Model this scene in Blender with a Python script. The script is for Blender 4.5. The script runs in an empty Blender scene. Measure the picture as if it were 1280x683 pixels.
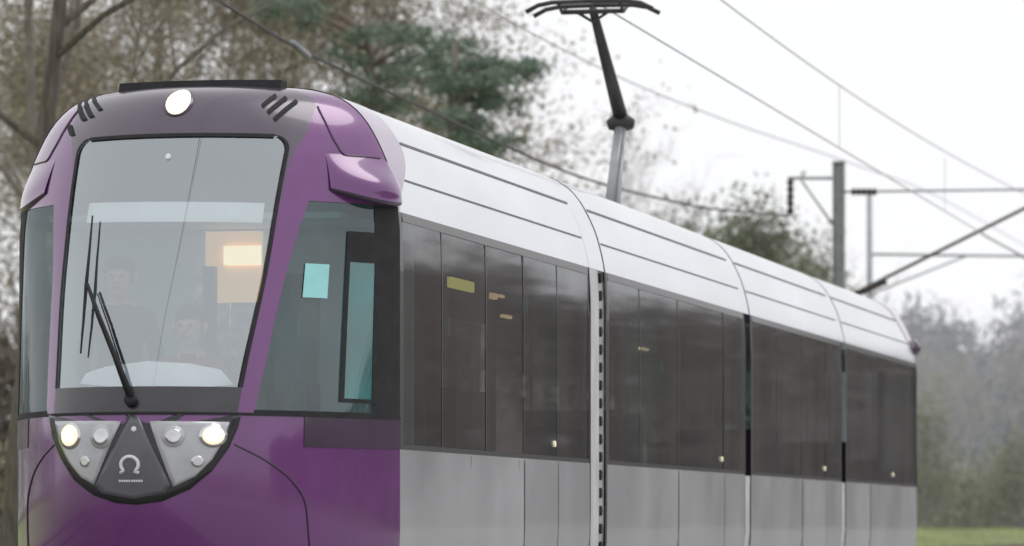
import bpy, bmesh, math, random
from mathutils import Vector, Matrix
PI=math.pi
rng=random.Random(11)
S=bpy.context.scene; COL=S.collection
S.view_settings.view_transform='Standard'; S.view_settings.look='None'; S.view_settings.exposure=0

# ------------------------------------------------------------------ helpers
def link(o,parent=None):
    COL.objects.link(o)
    if parent is not None: o.parent=parent
    return o
def obj(name,V,F,mat,parent=None,smooth=False,mats=None,midx=None):
    me=bpy.data.meshes.new(name); me.from_pydata([tuple(v) for v in V],[],F)
    for m in (mats or [mat]): me.materials.append(m)
    if midx: me.polygons.foreach_set('material_index',midx)
    if smooth: me.polygons.foreach_set('use_smooth',[True]*len(me.polygons))
    me.update()
    return link(bpy.data.objects.new(name,me),parent)
def tag(o,label=None,cat=None,group=None,kind=None):
    if label: o['label']=label
    if cat: o['category']=cat
    if group: o['group']=group
    if kind: o['kind']=kind
    return o
def empty(name,label,cat,loc=(0,0,0),rz=0,group=None):
    o=link(bpy.data.objects.new(name,None)); o.location=loc; o.rotation_euler=(0,0,rz)
    o.empty_display_size=.2
    return tag(o,label,cat,group)
class MB:
    def __init__(s): s.V=[]; s.F=[]
    def box(s,x0,x1,y0,y1,z0,z1):
        b=len(s.V)
        s.V+=[(x0,y0,z0),(x1,y0,z0),(x1,y1,z0),(x0,y1,z0),(x0,y0,z1),(x1,y0,z1),(x1,y1,z1),(x0,y1,z1)]
        s.F+=[tuple(b+i for i in f) for f in ((3,2,1,0),(4,5,6,7),(0,1,5,4),(1,2,6,5),(2,3,7,6),(3,0,4,7))]
        return s
    def grid(s,fn,us,vs):
        b=len(s.V); n=len(us)
        for v in vs:
            for u in us: s.V.append(tuple(fn(u,v)))
        for j in range(len(vs)-1):
            for i in range(n-1):
                a=b+j*n+i; s.F.append((a,a+1,a+n+1,a+n))
        return s
    def tube(s,pts,rads,n=6,cap=True):
        pts=[Vector(p) for p in pts]
        if not isinstance(rads,(list,tuple)): rads=[rads]*len(pts)
        b=len(s.V); ref=None
        for i,p in enumerate(pts):
            d=(pts[min(i+1,len(pts)-1)]-pts[max(i-1,0)]).normalized()
            if ref is None:
                ref=Vector((0,0,1)) if abs(d.z)<.9 else Vector((1,0,0))
            a=(ref-d*ref.dot(d)).normalized(); ref=a; c=d.cross(a)
            for k in range(n):
                t=2*PI*k/n; s.V.append(tuple(p+(a*math.cos(t)+c*math.sin(t))*rads[i]))
        for i in range(len(pts)-1):
            for k in range(n):
                k2=(k+1)%n
                s.F.append((b+i*n+k,b+i*n+k2,b+(i+1)*n+k2,b+(i+1)*n+k))
        if cap:
            s.F.append(tuple(b+k for k in range(n-1,-1,-1))); e=b+(len(pts)-1)*n
            s.F.append(tuple(e+k for k in range(n)))
        return s
    def build(s,name,mat,parent=None,smooth=False): return obj(name,s.V,s.F,mat,parent,smooth)
def lin(a,b,n): return [a+(b-a)*i/(n-1) for i in range(n)]
def sst(t): t=min(1,max(0,t)); return t*t*(3-2*t)
def hermite(tab):
    xs=[t[0] for t in tab]; ys=[t[1] for t in tab]; n=len(xs)
    m=[]
    for i in range(n):
        if i in (0,n-1):
            j=0 if i==0 else n-2; m.append((ys[j+1]-ys[j])/(xs[j+1]-xs[j]))
        else:
            a=(ys[i]-ys[i-1])/(xs[i]-xs[i-1]); b=(ys[i+1]-ys[i])/(xs[i+1]-xs[i])
            m.append(0 if a*b<=0 else 2*a*b/(a+b))
    def f(x):
        x=min(max(x,xs[0]),xs[-1]); i=0
        while i<n-2 and x>xs[i+1]: i+=1
        h=xs[i+1]-xs[i]; t=(x-xs[i])/h
        return ((2*t**3-3*t*t+1)*ys[i]+(t**3-2*t*t+t)*h*m[i]+(-2*t**3+3*t*t)*ys[i+1]+(t**3-t*t)*h*m[i+1])
    return f

# ------------------------------------------------------------------ materials
def pm(name,c1,c2=None,scale=3.0,rough=.5,metal=0.0,coat=0.0,stretch=(1,1,1),bump=0.0,detail=6,lo=.35,hi=.65,spec=.5,rvar=0.0,haze_glow=None):
    m=bpy.data.materials.new(name); m.use_nodes=True; nt=m.node_tree; N=nt.nodes; B=N['Principled BSDF']
    c2=c2 or tuple(c*.8 for c in c1)
    tc=N.new('ShaderNodeTexCoord'); mp=N.new('ShaderNodeMapping'); mp.inputs['Scale'].default_value=stretch
    nz=N.new('ShaderNodeTexNoise'); nz.inputs['Scale'].default_value=scale; nz.inputs['Detail'].default_value=detail
    rp=N.new('ShaderNodeValToRGB'); rp.color_ramp.elements[0].position=lo; rp.color_ramp.elements[1].position=hi
    rp.color_ramp.elements[0].color=(*c2,1); rp.color_ramp.elements[1].color=(*c1,1)
    L=nt.links.new
    L(tc.outputs['Object'],mp.inputs['Vector']); L(mp.outputs['Vector'],nz.inputs['Vector'])
    L(nz.outputs['Fac'],rp.inputs['Fac']); L(rp.outputs['Color'],B.inputs['Base Color'])
    B.inputs['Roughness'].default_value=rough; B.inputs['Metallic'].default_value=metal
    B.inputs['Coat Weight'].default_value=coat; B.inputs['Coat Roughness'].default_value=.06
    B.inputs['Specular IOR Level'].default_value=spec
    if haze_glow:  # faint emission on foliage stands in for haze
        B.inputs['Emission Color'].default_value=(*haze_glow[:3],1); B.inputs['Emission Strength'].default_value=haze_glow[3]
    if rvar:
        mr=N.new('ShaderNodeMapRange'); mr.inputs['To Min'].default_value=max(.02,rough-rvar); mr.inputs['To Max'].default_value=rough+rvar
        L(nz.outputs['Fac'],mr.inputs['Value']); L(mr.outputs['Result'],B.inputs['Roughness'])
    if bump:
        bp=N.new('ShaderNodeBump'); bp.inputs['Strength'].default_value=bump; bp.inputs['Distance'].default_value=.01
        L(nz.outputs['Fac'],bp.inputs['Height']); L(bp.outputs['Normal'],B.inputs['Normal'])
    return m
def glass(name,tint,rmin,pw=5.0,rough=.02,veil=.0,veilcol=(.3,.3,.3),stretch=(1,1,1),gscale=2.5,gcol2=None,refl=(.95,.97,1),gv=.65):
    m=bpy.data.materials.new(name); m.use_nodes=True; nt=m.node_tree; N=nt.nodes; N.clear(); L=nt.links.new
    out=N.new('ShaderNodeOutputMaterial'); tr=N.new('ShaderNodeBsdfTransparent'); tr.inputs[0].default_value=(*tint,1)
    gl=N.new('ShaderNodeBsdfGlossy'); gl.inputs['Roughness'].default_value=rough; gl.inputs['Color'].default_value=(*refl,1)
    lw=N.new('ShaderNodeLayerWeight'); lw.inputs['Blend'].default_value=.5
    p=N.new('ShaderNodeMath'); p.operation='POWER'; p.inputs[1].default_value=pw
    L(lw.outputs['Facing'],p.inputs[0])
    mr=N.new('ShaderNodeMapRange'); mr.inputs['To Min'].default_value=rmin; mr.inputs['To Max'].default_value=1
    L(p.outputs[0],mr.inputs['Value'])
    mx=N.new('ShaderNodeMixShader'); L(mr.outputs['Result'],mx.inputs[0]); L(tr.outputs[0],mx.inputs[1]); L(gl.outputs[0],mx.inputs[2])
    last=mx
    if veil:  # diffuse veil puts pale, streaked reflections into the glass colour
        df=N.new('ShaderNodeBsdfDiffuse'); df.inputs[0].default_value=(*veilcol,1)
        tc=N.new('ShaderNodeTexCoord'); mp=N.new('ShaderNodeMapping'); mp.inputs['Scale'].default_value=stretch
        nz=N.new('ShaderNodeTexNoise'); nz.inputs['Scale'].default_value=gscale; nz.inputs['Detail'].default_value=5
        L(tc.outputs['Object'],mp.inputs['Vector']); L(mp.outputs['Vector'],nz.inputs['Vector'])
        ml=N.new('ShaderNodeMapRange'); ml.inputs['From Min'].default_value=.3; ml.inputs['From Max'].default_value=.7
        ml.inputs['To Min'].default_value=veil*(1-gv); ml.inputs['To Max'].default_value=veil*(1+gv); L(nz.outputs['Fac'],ml.inputs['Value'])
        if gcol2:
            n2=N.new('ShaderNodeTexNoise'); n2.inputs['Scale'].default_value=gscale*.8; n2.inputs['Detail'].default_value=3
            m3=N.new('ShaderNodeMapping'); m3.inputs['Location'].default_value=(3,7,2); m3.inputs['Scale'].default_value=stretch
            L(tc.outputs['Object'],m3.inputs['Vector']); L(m3.outputs['Vector'],n2.inputs['Vector'])
            cr=N.new('ShaderNodeValToRGB'); cr.color_ramp.elements[0].position=.48; cr.color_ramp.elements[1].position=.75
            cr.color_ramp.elements[0].color=(*veilcol,1); cr.color_ramp.elements[1].color=(*gcol2,1)
            L(n2.outputs['Fac'],cr.inputs['Fac']); L(cr.outputs['Color'],df.inputs[0])
        m2=N.new('ShaderNodeMixShader'); L(ml.outputs['Result'],m2.inputs[0]); L(mx.outputs[0],m2.inputs[1]); L(df.outputs[0],m2.inputs[2]); last=m2
    L(last.outputs[0],out.inputs['Surface'])
    return m
def emit(name,col,st):
    m=bpy.data.materials.new(name); m.use_nodes=True; B=m.node_tree.nodes['Principled BSDF']
    B.inputs['Base Color'].default_value=(*col,1); B.inputs['Emission Color'].default_value=(*col,1); B.inputs['Emission Strength'].default_value=st
    return m
M={}
M['purple']=pm('purple_paint',(.165,.040,.195),(.138,.034,.165),2.0,.25,.15,.9,bump=.0,rvar=.06)
M['mauve']=pm('muted_mauve_paint',(.105,.084,.118),(.085,.070,.096),2.0,.28,.2,.6,rvar=.06)
M['purple_dull']=pm('purple_dark',(.06,.03,.068),(.045,.024,.05),3,.25,0,.4)
M['black']=pm('black_gloss',(.026,.026,.030),(.018,.018,.021),4,.25,0,.3,spec=.4)
M['band']=pm('dark_grey_band',(.042,.040,.050),(.032,.030,.038),4,.3,0,.4)
M['rubber']=pm('black_rubber',(.028,.028,.031),(.020,.020,.022),10,.7,spec=.25)
M['mullion']=pm('window_pillar_dark',(.036,.034,.036),(.026,.025,.027),8,.4,0,.3)
M['bellows']=pm('bellows_rubber',(.07,.07,.072),(.04,.04,.04),8,.75,bump=.2)
M['bellows_light']=pm('bellows_light',(.46,.46,.47),(.32,.32,.33),6,.7,bump=.2)
M['silver']=pm('silver_roof_paint',(.76,.78,.82),(.62,.64,.68),.9,.25,.65,.3,stretch=(1,.4,1.6),rvar=.09)
M['lower']=pm('grey_lower_paint',(.48,.485,.50),(.33,.335,.35),.9,.36,.3,.2,stretch=(1,.9,.8),lo=.3,hi=.7,rvar=.14,detail=8)
M['lower2']=pm('grey_door_paint',(.46,.465,.48),(.32,.325,.34),.9,.36,.3,.2,stretch=(1,1.1,.7),lo=.3,hi=.7,rvar=.14,detail=8)
M['frame_light']=pm('light_joint_frame',(.62,.63,.65),(.48,.485,.49),6,.5,.1,stretch=(1,1,.4))
M['seam']=pm('seam_dark',(.16,.16,.165),None,5,.6)
M['roofseam']=pm('roof_seam_grey',(.15,.15,.16),None,5,.6)
M['windshield']=glass('windscreen_glass',(.84,.91,.94),.38,4.0,.01,.03,(.60,.65,.67),refl=(.90,.97,1))
M['cabglass']=glass('cab_side_glass',(.40,.56,.57),.11,8.0,.02,.16,(.09,.23,.24),gcol2=(.34,.46,.47),gscale=1.2)
M['sideglass']=glass('tinted_side_glass',(.40,.39,.37),.10,5.0,.04,.30,(.178,.160,.160),(1,1.3,.16),1.0,gcol2=(.14,.17,.155),gv=.35)  # streaked brown and green veil stands in for mirrored trees
M['teal']=glass('teal_glass',(.30,.56,.55),.14,5,.02,.25,(.14,.46,.46))
M['panel']=pm('headlamp_cover',(.50,.51,.54),(.40,.41,.43),5,.15,0,.8)
M['tri']=pm('dark_grey_panel',(.115,.115,.135),(.095,.095,.11),5,.3,0,.3)
M['white']=pm('white_mark',(.82,.82,.82),(.74,.74,.74),5,.5)
M['lampon']=emit('lamp_warm',(1,.80,.52),.95)
M['lamphot']=emit('lamp_hot',(1,.92,.76),2.6)
M['lamproof']=emit('lamp_roof',(1,.88,.66),1.0)
M['chrome']=pm('lamp_reflector',(.7,.7,.72),(.55,.55,.57),8,.15,.9)
M['intgrey']=pm('interior_grey',(.50,.57,.61),(.42,.48,.52),3,.6)
M['intdark']=pm('interior_dark',(.05,.05,.055),(.035,.035,.04),3,.7)
M['seat']=pm('seat_cloth',(.06,.035,.07),(.04,.03,.05),12,.9)
M['warm']=emit('painted_saloon_glow',(.85,.48,.20),.42)
M['warmlamp']=emit('interior_light_spot',(1,.82,.45),1.0)
M['button']=emit('door_button_lamp',(.9,.85,.6),.3)
M['display']=emit('display_lit',(.85,.88,.25),1.1)
M['cyan']=pm('cyan_sticker_and_glint',(.35,.72,.72),(.3,.66,.66),5,.4)
M['steel']=pm('galvanised_steel',(.34,.35,.36),(.26,.27,.28),6,.5,.5)
M['darksteel']=pm('dark_steel',(.055,.055,.06),(.04,.04,.04),6,.5,.3)
M['palearm']=pm('pale_grey_arm',(.42,.44,.46),(.34,.35,.37),6,.4,.3)
M['wire']=pm('copper_wire_dull',(.42,.42,.43),(.36,.36,.37),4,.6,.2)
M['wiredark']=pm('dark_wire',(.10,.095,.09),(.08,.075,.07),4,.7)
M['insul']=pm('brown_insulator',(.06,.045,.04),(.045,.04,.04),6,.3)
M['skin']=pm('skin',(.50,.30,.22),(.42,.24,.17),8,.55)
M['jacket']=pm('dark_jacket',(.04,.045,.06),(.03,.03,.04),15,.85)
M['redtop']=pm('red_trim_jacket',(.28,.035,.04),(.2,.03,.03),15,.85)
M['hair']=pm('hair',(.05,.035,.025),(.03,.02,.015),30,.6)
M['eye']=pm('eye_dark',(.02,.015,.012),None,5,.2)
# plants; mist is put into their paler colours and a faint emission
M['bark']=pm('bark_brown',(.15,.13,.11),(.08,.068,.058),14,.9,stretch=(1,1,.2),bump=.5)
M['twig']=pm('twig_brown',(.26,.232,.198),(.18,.158,.133),3,.9)
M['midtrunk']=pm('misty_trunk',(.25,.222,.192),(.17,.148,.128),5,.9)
M['autumn']=pm('autumn_leaf_hazed',(.33,.29,.205),(.25,.215,.15),1.2,.85,haze_glow=(.5,.48,.42,.03))
M['pine']=pm('pine_needles_hazed',(.195,.255,.19),(.125,.175,.125),1.3,.8,haze_glow=(.42,.5,.43,.02))
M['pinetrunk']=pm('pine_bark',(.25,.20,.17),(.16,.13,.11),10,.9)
M['olive']=pm('olive_foliage_hazed',(.225,.245,.165),(.14,.155,.105),1.1,.85,haze_glow=(.4,.42,.36,.04))
M['haze_twig']=pm('far_twig_hazed',(.42,.40,.40),(.33,.315,.315),.3,.95,haze_glow=(.6,.6,.64,.08))
M['far_wood']=pm('far_wood_hazed',(.36,.365,.385),(.255,.26,.275),.16,.95,haze_glow=(.58,.60,.66,.15))
M['far_bush']=pm('far_bush_olive_hazed',(.34,.34,.25),(.23,.23,.175),.35,.95,haze_glow=(.55,.57,.52,.07))
M['near_wood']=pm('wood_brown_hazed',(.28,.25,.235),(.13,.12,.115),.12,.95,haze_glow=(.5,.48,.48,.03))
M['grass']=pm('grass_ground',(.23,.28,.10),(.16,.195,.075),.25,.95,bump=.4)
M['blade']=pm('grass_blades',(.34,.39,.16),(.24,.28,.12),.4,.95)
M['ballast']=pm('ballast',(.22,.20,.18),(.11,.10,.09),9,.95,bump=.8)
M['gravel']=pm('pale_gravel',(.44,.435,.43),(.34,.335,.33),5,.95,bump=.5)
M['rail']=pm('rail_steel',(.25,.22,.2),(.15,.11,.09),6,.4,.7)

# ------------------------------------------------------------------ tram frame of reference
FPX=5500.0; HORZ=660.0; CAMH=.62
TH=math.atan(1203/FPX); CT,ST=math.cos(TH),math.sin(TH)
ORG=Vector((-2.037,29.48,0))
def to_local(p): d=Vector(p)-ORG; return Vector((d.x*CT-d.y*ST,d.x*ST+d.y*CT,d.z))
def to_world(p): return Vector((ORG.x+p[0]*CT+p[1]*ST, ORG.y-p[0]*ST+p[1]*CT, p[2]))
O_L=to_local((0,0,CAMH))
def ray(u,v):
    d=((u-640)/FPX,1.0,(HORZ-v)/FPX)
    return Vector((d[0]*CT-d[1]*ST,d[0]*ST+d[1]*CT,d[2]))
def on_x(u,v,x):
    d=ray(u,v); t=(x-O_L.x)/d.x; return O_L+d*t
def on_y(u,v,y):
    d=ray(u,v); t=(y-O_L.y)/d.y; return O_L+d*t
def at(u,v,Y): return Vector(((u-640)/FPX*Y,Y,CAMH+(HORZ-v)/FPX*Y))
def s_of(u): return on_x(u,500,1.325).y

Lf=hermite([(.2,1.60),(.5,1.70),(.8,1.745),(1.1,1.75),(1.34,1.72),(1.52,1.65),(2.0,1.44),(2.5,1.18),(2.9,.97),(3.16,.82),(3.3,.735),(3.4,.655),(3.48,.55),(3.54,.36),(3.57,0.0)])
Wf=hermite([(.2,1.29),(.6,1.325),(2.55,1.325),(2.72,1.312),(3.0,1.25),(3.2,1.165),(3.35,1.07),(3.47,.93),(3.53,.76),(3.56,.49),(3.57,0.001)])
EP,EQ=2.1,.88
def phi(x,z):
    a=min(1.0,abs(x)/Wf(z))**(EP/2); f=math.asin(min(1,a)); return f if x>=0 else -f
def P(f,z,off=0.0):
    def pt(f,z):
        s=abs(math.sin(f)); c=max(0.0,math.cos(f))
        return Vector(((1 if f>=0 else -1)*Wf(z)*s**(2/EP), -Lf(z)*(c*c)**EQ, z))
    p=pt(f,z)
    if off:
        e=.004
        f1,f0=min(f+e,PI/2),max(f-e,-PI/2)
        a=pt(f1,z)-pt(f0,z); b=pt(f,min(z+.01,3.569))-pt(f,z-.01)
        n=a.cross(b)
        if n.length>1e-12: p=p+n.normalized()*off
    return p
def surf_y(x,z): return P(phi(x,z),z).y
def front(u,v):
    y=-1.2
    for i in range(60):
        p=on_y(u,v,y); z=min(max(p.z,.25),3.565); y=y*.5+.5*surf_y(p.x,z)
    p=on_y(u,v,y); return (p.x,p.z)
def on_shell(x,z,off=0): return P(phi(x,z),z,off)
def cabside(u,v):
    best=None
    for i in range(160):
        f=.35+(PI/2-.35)*i/159; z=2.0
        for k in range(4):
            q=P(f,z); w=to_world(q); z=CAMH+(HORZ-v)/FPX*w.y
        e=abs(640+FPX*w.x/w.y-u)
        if best is None or e<best[0]: best=(e,f,z)
    return best[1],best[2]

tram=empty('tram','long low tram with purple rounded cab, silver roof and dark tinted side windows','tram',ORG,-TH)

# ---- cab shell
X1=hermite([(1.343,.61),(1.515,.62),(2.3,.69),(3.16,.725)])
def x1(z):
    b=X1(z); r=.11; t=z-(3.19-r)
    if t>0: b=b-r+math.sqrt(max(0,r*r-t*t))
    return b
X2=hermite([(1.343,.69),(1.52,.712),(2.3,.795),(2.75,.87)])
F3=phi(1.215,2.0)
ZB,ZW,ZT,ZP=1.343,1.515,3.19,2.75
ztop=[3.19,3.21,3.25,3.3,3.35,3.4,3.44,3.47,3.495,3.515,3.53,3.542,3.552,3.56,3.565,3.5685,3.57]
zW=[3.0,3.04,3.08,3.10,3.12,3.14,3.155,3.167,3.176,3.183,3.187,3.19]
zD=lin(2.75,2.97,7)+zW
def strip(mb,zs,flo,fhi,n,off=0,scale=None):
    mb.grid(lambda t,z:P(flo(z)+(fhi(z)-flo(z))*t,z,off),lin(0,1,n),zs); return mb
sh=MB(); HP=PI/2
strip(sh,lin(.2,ZB,26),lambda z:-HP,lambda z:HP,120)
XV=hermite([(2.95,.765),(3.19,.80),(3.3,.82),(3.4,.82),(3.47,.77),(3.53,.62),(3.56,.38),(3.57,.0006)])
mv=MB()
for sg in (1,-1):
    a=lambda z,sg=sg: phi(sg*x1(z),z); b=lambda z,sg=sg: phi(sg*X2(z),z); c=lambda z,sg=sg: sg*HP; v=lambda z,sg=sg: phi(sg*XV(z),z)
    lo,hi=(a,b) if sg>0 else (b,a); strip(sh,lin(ZB,ZP,22),lo,hi,8)
    m_=lambda z,sg=sg: phi(sg*(X1(z)+.012+(XV(z)-X1(z)-.012)*min(1,max(0,(z-2.95)/.24))),z)
    lo,hi=(m_,c) if sg>0 else (c,m_); strip(sh,zD,lo,hi,34)
    lo,hi=(a,m_) if sg>0 else (m_,a); strip(mv,zD,lo,hi,8)
    lo,hi=(v,c) if sg>0 else (c,v); strip(sh,ztop,lo,hi,34)
shell=sh.build('cab_shell',M['purple'],tram,True)
cabparts=[shell]
strip(mv,ztop,lambda z:-phi(XV(z),z),lambda z:phi(XV(z),z),60)
vis=mv.build('roof_brow',M['mauve'],tram,True); cabparts.append(vis)
ws=strip(MB(),lin(ZW,2.97,22)+zW,lambda z:-phi(x1(z),z),lambda z:phi(x1(z),z),44,-.006).build('windscreen',M['windshield'],tram,True)
cabparts.append(ws)
sl=MB()
for sg in (1,-1):
    a=lambda z,sg=sg: phi(sg*(x1(z)-.018),z); b=lambda z,sg=sg: phi(sg*(x1(z)+.004),z)
    lo,hi=(a,b) if sg>0 else (b,a)
    strip(sl,lin(ZW,2.97,22)+zW[:-2],lo,hi,4,.004)
strip(sl,[3.168,3.18,3.192],lambda z:-phi(.63,z),lambda z:phi(.63,z),24,.0035)
sl.build('windscreen_seal',M['rubber'],ws,True)
bd=strip(MB(),lin(ZB,ZW,6),lambda z:-phi(x1(z),z),lambda z:phi(x1(z),z),40,.003).build('cab_black_band',M['band'],tram,True); cabparts.append(bd)
for sg in (1,-1):
    a=lambda z,sg=sg: phi(sg*X2(z),z); b=lambda z,sg=sg: sg*F3; c=lambda z,sg=sg: sg*HP
    lo,hi=(a,b) if sg>0 else (b,a)
    g=strip(MB(),lin(ZB,ZP,20),lo,hi,20,-.004).build('cab_side_window',M['cabglass'],tram,True); cabparts.append(g)
    lo,hi=(b,c) if sg>0 else (c,b)
    g2=strip(MB(),lin(ZB,ZP,20),lo,hi,12,0).build('cab_rear_pillar',M['rubber'],tram,True); cabparts.append(g2)
    q=lambda z,sg=sg: phi(sg*.93,z)
    lo,hi=(q,c) if sg>0 else (c,q)
    g3=strip(MB(),lin(1.14,1.332,5),lo,hi,20,.004).build('cab_lower_band',M['purple_dull'],tram,True); cabparts.append(g3)
    fr=MB(); strip(fr,[ZB,1.372],(a if sg>0 else b),(b if sg>0 else a),20,.003)
    fr.build('window_seal',M['rubber'],g,True)
bl=strip(MB(),[1.334,1.352],lambda z:-HP,lambda z:HP,100,.005).build('belt_line',M['rubber'],tram,True); cabparts.append(bl)

# ---- opening pane and black frame in the right cab window
def ppatch(f0,f1,z0,z1,off,nf=8,nz=10): return MB().grid(lambda f,z:P(f,z,off),lin(f0,f1,nf),lin(z0,z1,nz))
def side_rect(u0,u1,v0,v1):
    fa,z0=cabside(u0,v1); fb,_=cabside(u1,v1); _,zt=cabside((u0+u1)/2,v0); return fa,fb,z0,zt
fa,fb,za,zb=side_rect(424,472,290,503)
frm=MB()
df=.040; dz=.05; zmid=za+(zb-za)*.82
for r in ((fa,fa+df*.6,za,zb),(fb-df*1.3,fb,za,zb),(fa+df*.6,fb-df*1.3,za,za+dz*.5),(fa+df*.6,fb-df*1.3,zmid,zb)):
    frm.grid(lambda f,z:P(f,z,.006),lin(r[0],r[1],4),lin(r[2],r[3],8))
fo=frm.build('opening_window_frame',M['rubber'],tram,True)
ppatch(fa+df*.6,fb-df*1.3,za+dz*.5,zmid,.003).build('pane',M['teal'],fo,True)
fa,fb,za,zb=side_rect(377,409,330,372)
ppatch(fa,fb,za,zb,.004).build('window_sticker',M['cyan'],tram,True)
def line_on(parent,name,pts,r,mat,off=.002):
    vv=[P(phi(x,z),z,off) for x,z in pts]; return MB().tube(vv,r,5).build(name,mat,parent,True)
def smooth_pts(pts,n=24):
    fx=hermite([(i,p[0]) for i,p in enumerate(pts)]); fz=hermite([(i,p[1]) for i,p in enumerate(pts)])
    return [(fx(t),fz(t)) for t in lin(0,len(pts)-1,n)]
for sg in (1,-1):
    line_on(tram,'bumper_seam',smooth_pts([(sg*.60,1.15),(sg*.74,1.06),(sg*.87,.93),(sg*.94,.75),(sg*.955,.3)]),.006,M['purple_dull'])
    line_on(tram,'shoulder_seam',smooth_pts([(sg*.83,3.40),(sg*.90,3.28),(sg*.97,3.15),(sg*1.04,3.07),(sg*1.20,3.07)]),.007,M['purple_dull'])

# ---- patches on the nose
def patch(name,poly,off,mat,parent,rings=7,sub=4,skirt=True,smooth=True,center=None):
    pts=[]
    n=len(poly)
    for i in range(n):
        a,b=poly[i],poly[(i+1)%n]
        for k in range(sub): pts.append((a[0]+(b[0]-a[0])*k/sub,a[1]+(b[1]-a[1])*k/sub))
    cx=center[0] if center else sum(p[0] for p in pts)/len(pts); cz=center[1] if center else sum(p[1] for p in pts)/len(pts)
    V=[on_shell(cx,cz,off)];F=[];m=len(pts)
    for r in range(1,rings+1):
        t=r/rings
        for p in pts: V.append(on_shell(cx+(p[0]-cx)*t,cz+(p[1]-cz)*t,off))
    ar=sum(pts[i][0]*pts[(i+1)%m][1]-pts[(i+1)%m][0]*pts[i][1] for i in range(m))
    for i in range(m):
        j=(i+1)%m; F.append((0,1+i,1+j))
        for r in range(rings-1):
            a=1+r*m; b=a+m; F.append((a+i,b+i,b+j,a+j))
    if skirt:
        b=len(V); a=1+(rings-1)*m
        for p in pts: V.append(on_shell(p[0],p[1],off-.012))
        for i in range(m): j=(i+1)%m; F.append((a+i,b+i,b+j,a+j))
    if ar<0: F=[tuple(reversed(f)) for f in F]
    return obj(name,V,F,mat,parent,smooth)
def fp(l): return [front(u,v) for u,v in l]
def ell(c,rx,rz,n=20,a0=0,a1=2*PI): return [(c[0]+rx*math.cos(a0+(a1-a0)*i/n),c[1]+rz*math.sin(a0+(a1-a0)*i/n)) for i in range(n)]
mk=[(62,519),(66,545),(76,572),(93,600),(117,619),(145,629),(172,631),(203,627),(237,612),(265,589),(286,560),(297,535),(301,519)]
mask=patch('lower_mask',fp(mk),.006,M['black'],tram,10,4,center=front(176,545))
lp=[(71,527),(152,527),(119,606),(103,597),(88,578),(76,553)]
rp=[(187,527),(286,528),(279,550),(264,575),(243,596),(216,609)]
hl=patch('headlight_cover',fp(lp),.014,M['panel'],tram)
hr=patch('headlight_cover',fp(rp),.014,M['panel'],tram)
tri=[(164,522),(174,522),(213,606),(206,617),(168,624),(128,617),(121,606)]
tp=patch('emblem_panel',fp(tri),.016,M['tri'],tram)
def disc(name,u,v,rp_,mat,parent,off,asp=1.0):
    c=front(u,v); r=rp_*28/FPX; return patch(name,ell(c,r,r*asp,20),off,mat,parent,3,1)
for (u,cv,q) in ((90,hl,1.0),(265,hr,.86)):
    h=disc('headlight',u,545,17*q,M['chrome'],tram,.02)
    disc('lens',u,545,13*q,M['lampon'],h,.027); disc('bulb',u,545,8.5*q,M['lamphot'],h,.033)
for (u,cv,q) in ((128,hl,1.0),(216,hr,.86)):
    h=disc('side_lamp',u,546,15*q,M['panel'],tram,.02); disc('lens',u,546,11*q,M['chrome'],h,.026)
for u,cv in ((108,hl),(246,hr)):
    disc('marker_lamp',u,577,7,M['chrome'],cv,.02)
rl=disc('roof_lamp',223,129,20,M['purple_dull'],tram,.006,.95); disc('lens',223,129,16,M['lamproof'],rl,.014,1.05); disc('bulb',223,129,11,M['lamphot'],rl,.020,1.05)
# emblem
c=front(163,581); k=27.8/FPX
ring=[(c[0]+11*k*math.sin(a),c[1]+10*k*math.cos(a)) for a in lin(-2.55,2.55,22)]
V=[on_shell(x,z,.02) for x,z in ring]
V=[on_shell(c[0]-12*k,c[1]-10.5*k,.02)]+V+[on_shell(c[0]+12*k,c[1]-10.5*k,.02)]
MB().tube(V,.012,6).build('emblem',M['white'],tp,True)
def let(u0,u1):
    tx=MB(); u=u0
    while u<u1:
        x,z=front(u,600); x2,z2=front(u+2.2,602.6)
        tx.grid(lambda a,b:on_shell(a,b,.019),[x,x2],[z2,z]); u+=2.9
    tx.build('small_lettering',M['white'],tp)
let(150,162); let(165,178)
disc('screw_cap',168,537,3.2,M['white'],tp,.019)
disc('rain_sensor',210,196,3.5,M['white'],ws,.004)
# vents
def slash(u0,v0,u1,v1,w):
    d=Vector((u1-u0,v1-v0)).normalized(); n=Vector((-d.y,d.x))*w/2
    return fp([(u0+n.x,v0+n.y),(u1+n.x,v1+n.y),(u1-n.x,v1-n.y),(u0-n.x,v0-n.y)])
for q in ((328,133,345,120,5),(335,141,358,123,5.5),(343,150,371,127,5.5)): patch('vent_slot',slash(*q),.008,M['rubber'],tram,3,2,False)
for q in ((99,126,106,151,7),(109,123,115,147,7),(119,121,126,138,6),(87,157,91,170,6)): patch('vent_slot',slash(*q),.008,M['rubber'],tram,3,2,False)
# roof bar
bar=MB()
def barpt(x): return -.30+.10*(abs(x)/.58)**2
for i in range(12):
    xa,xb=-.56+1.12*i/12,-.56+1.12*(i+1)/12
    ya,yb=barpt(xa),barpt(xb); b=len(bar.V)
    for (x,y) in ((xa,ya),(xb,yb)):
        bar.V+=[(x,y,3.53),(x,y+.16,3.55),(x,y+.16,3.592),(x,y+.02,3.59)]
    for f in ((0,4,7,3),(3,7,6,2),(2,6,5,1),(1,5,4,0)): bar.F.append(tuple(b+q for q in f))
    if i==0: bar.F.append((b,b+3,b+2,b+1))
    if i==11: bar.F.append((b+4,b+5,b+6,b+7))
bar.build('roof_bar',M['rubber'],tram)
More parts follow.
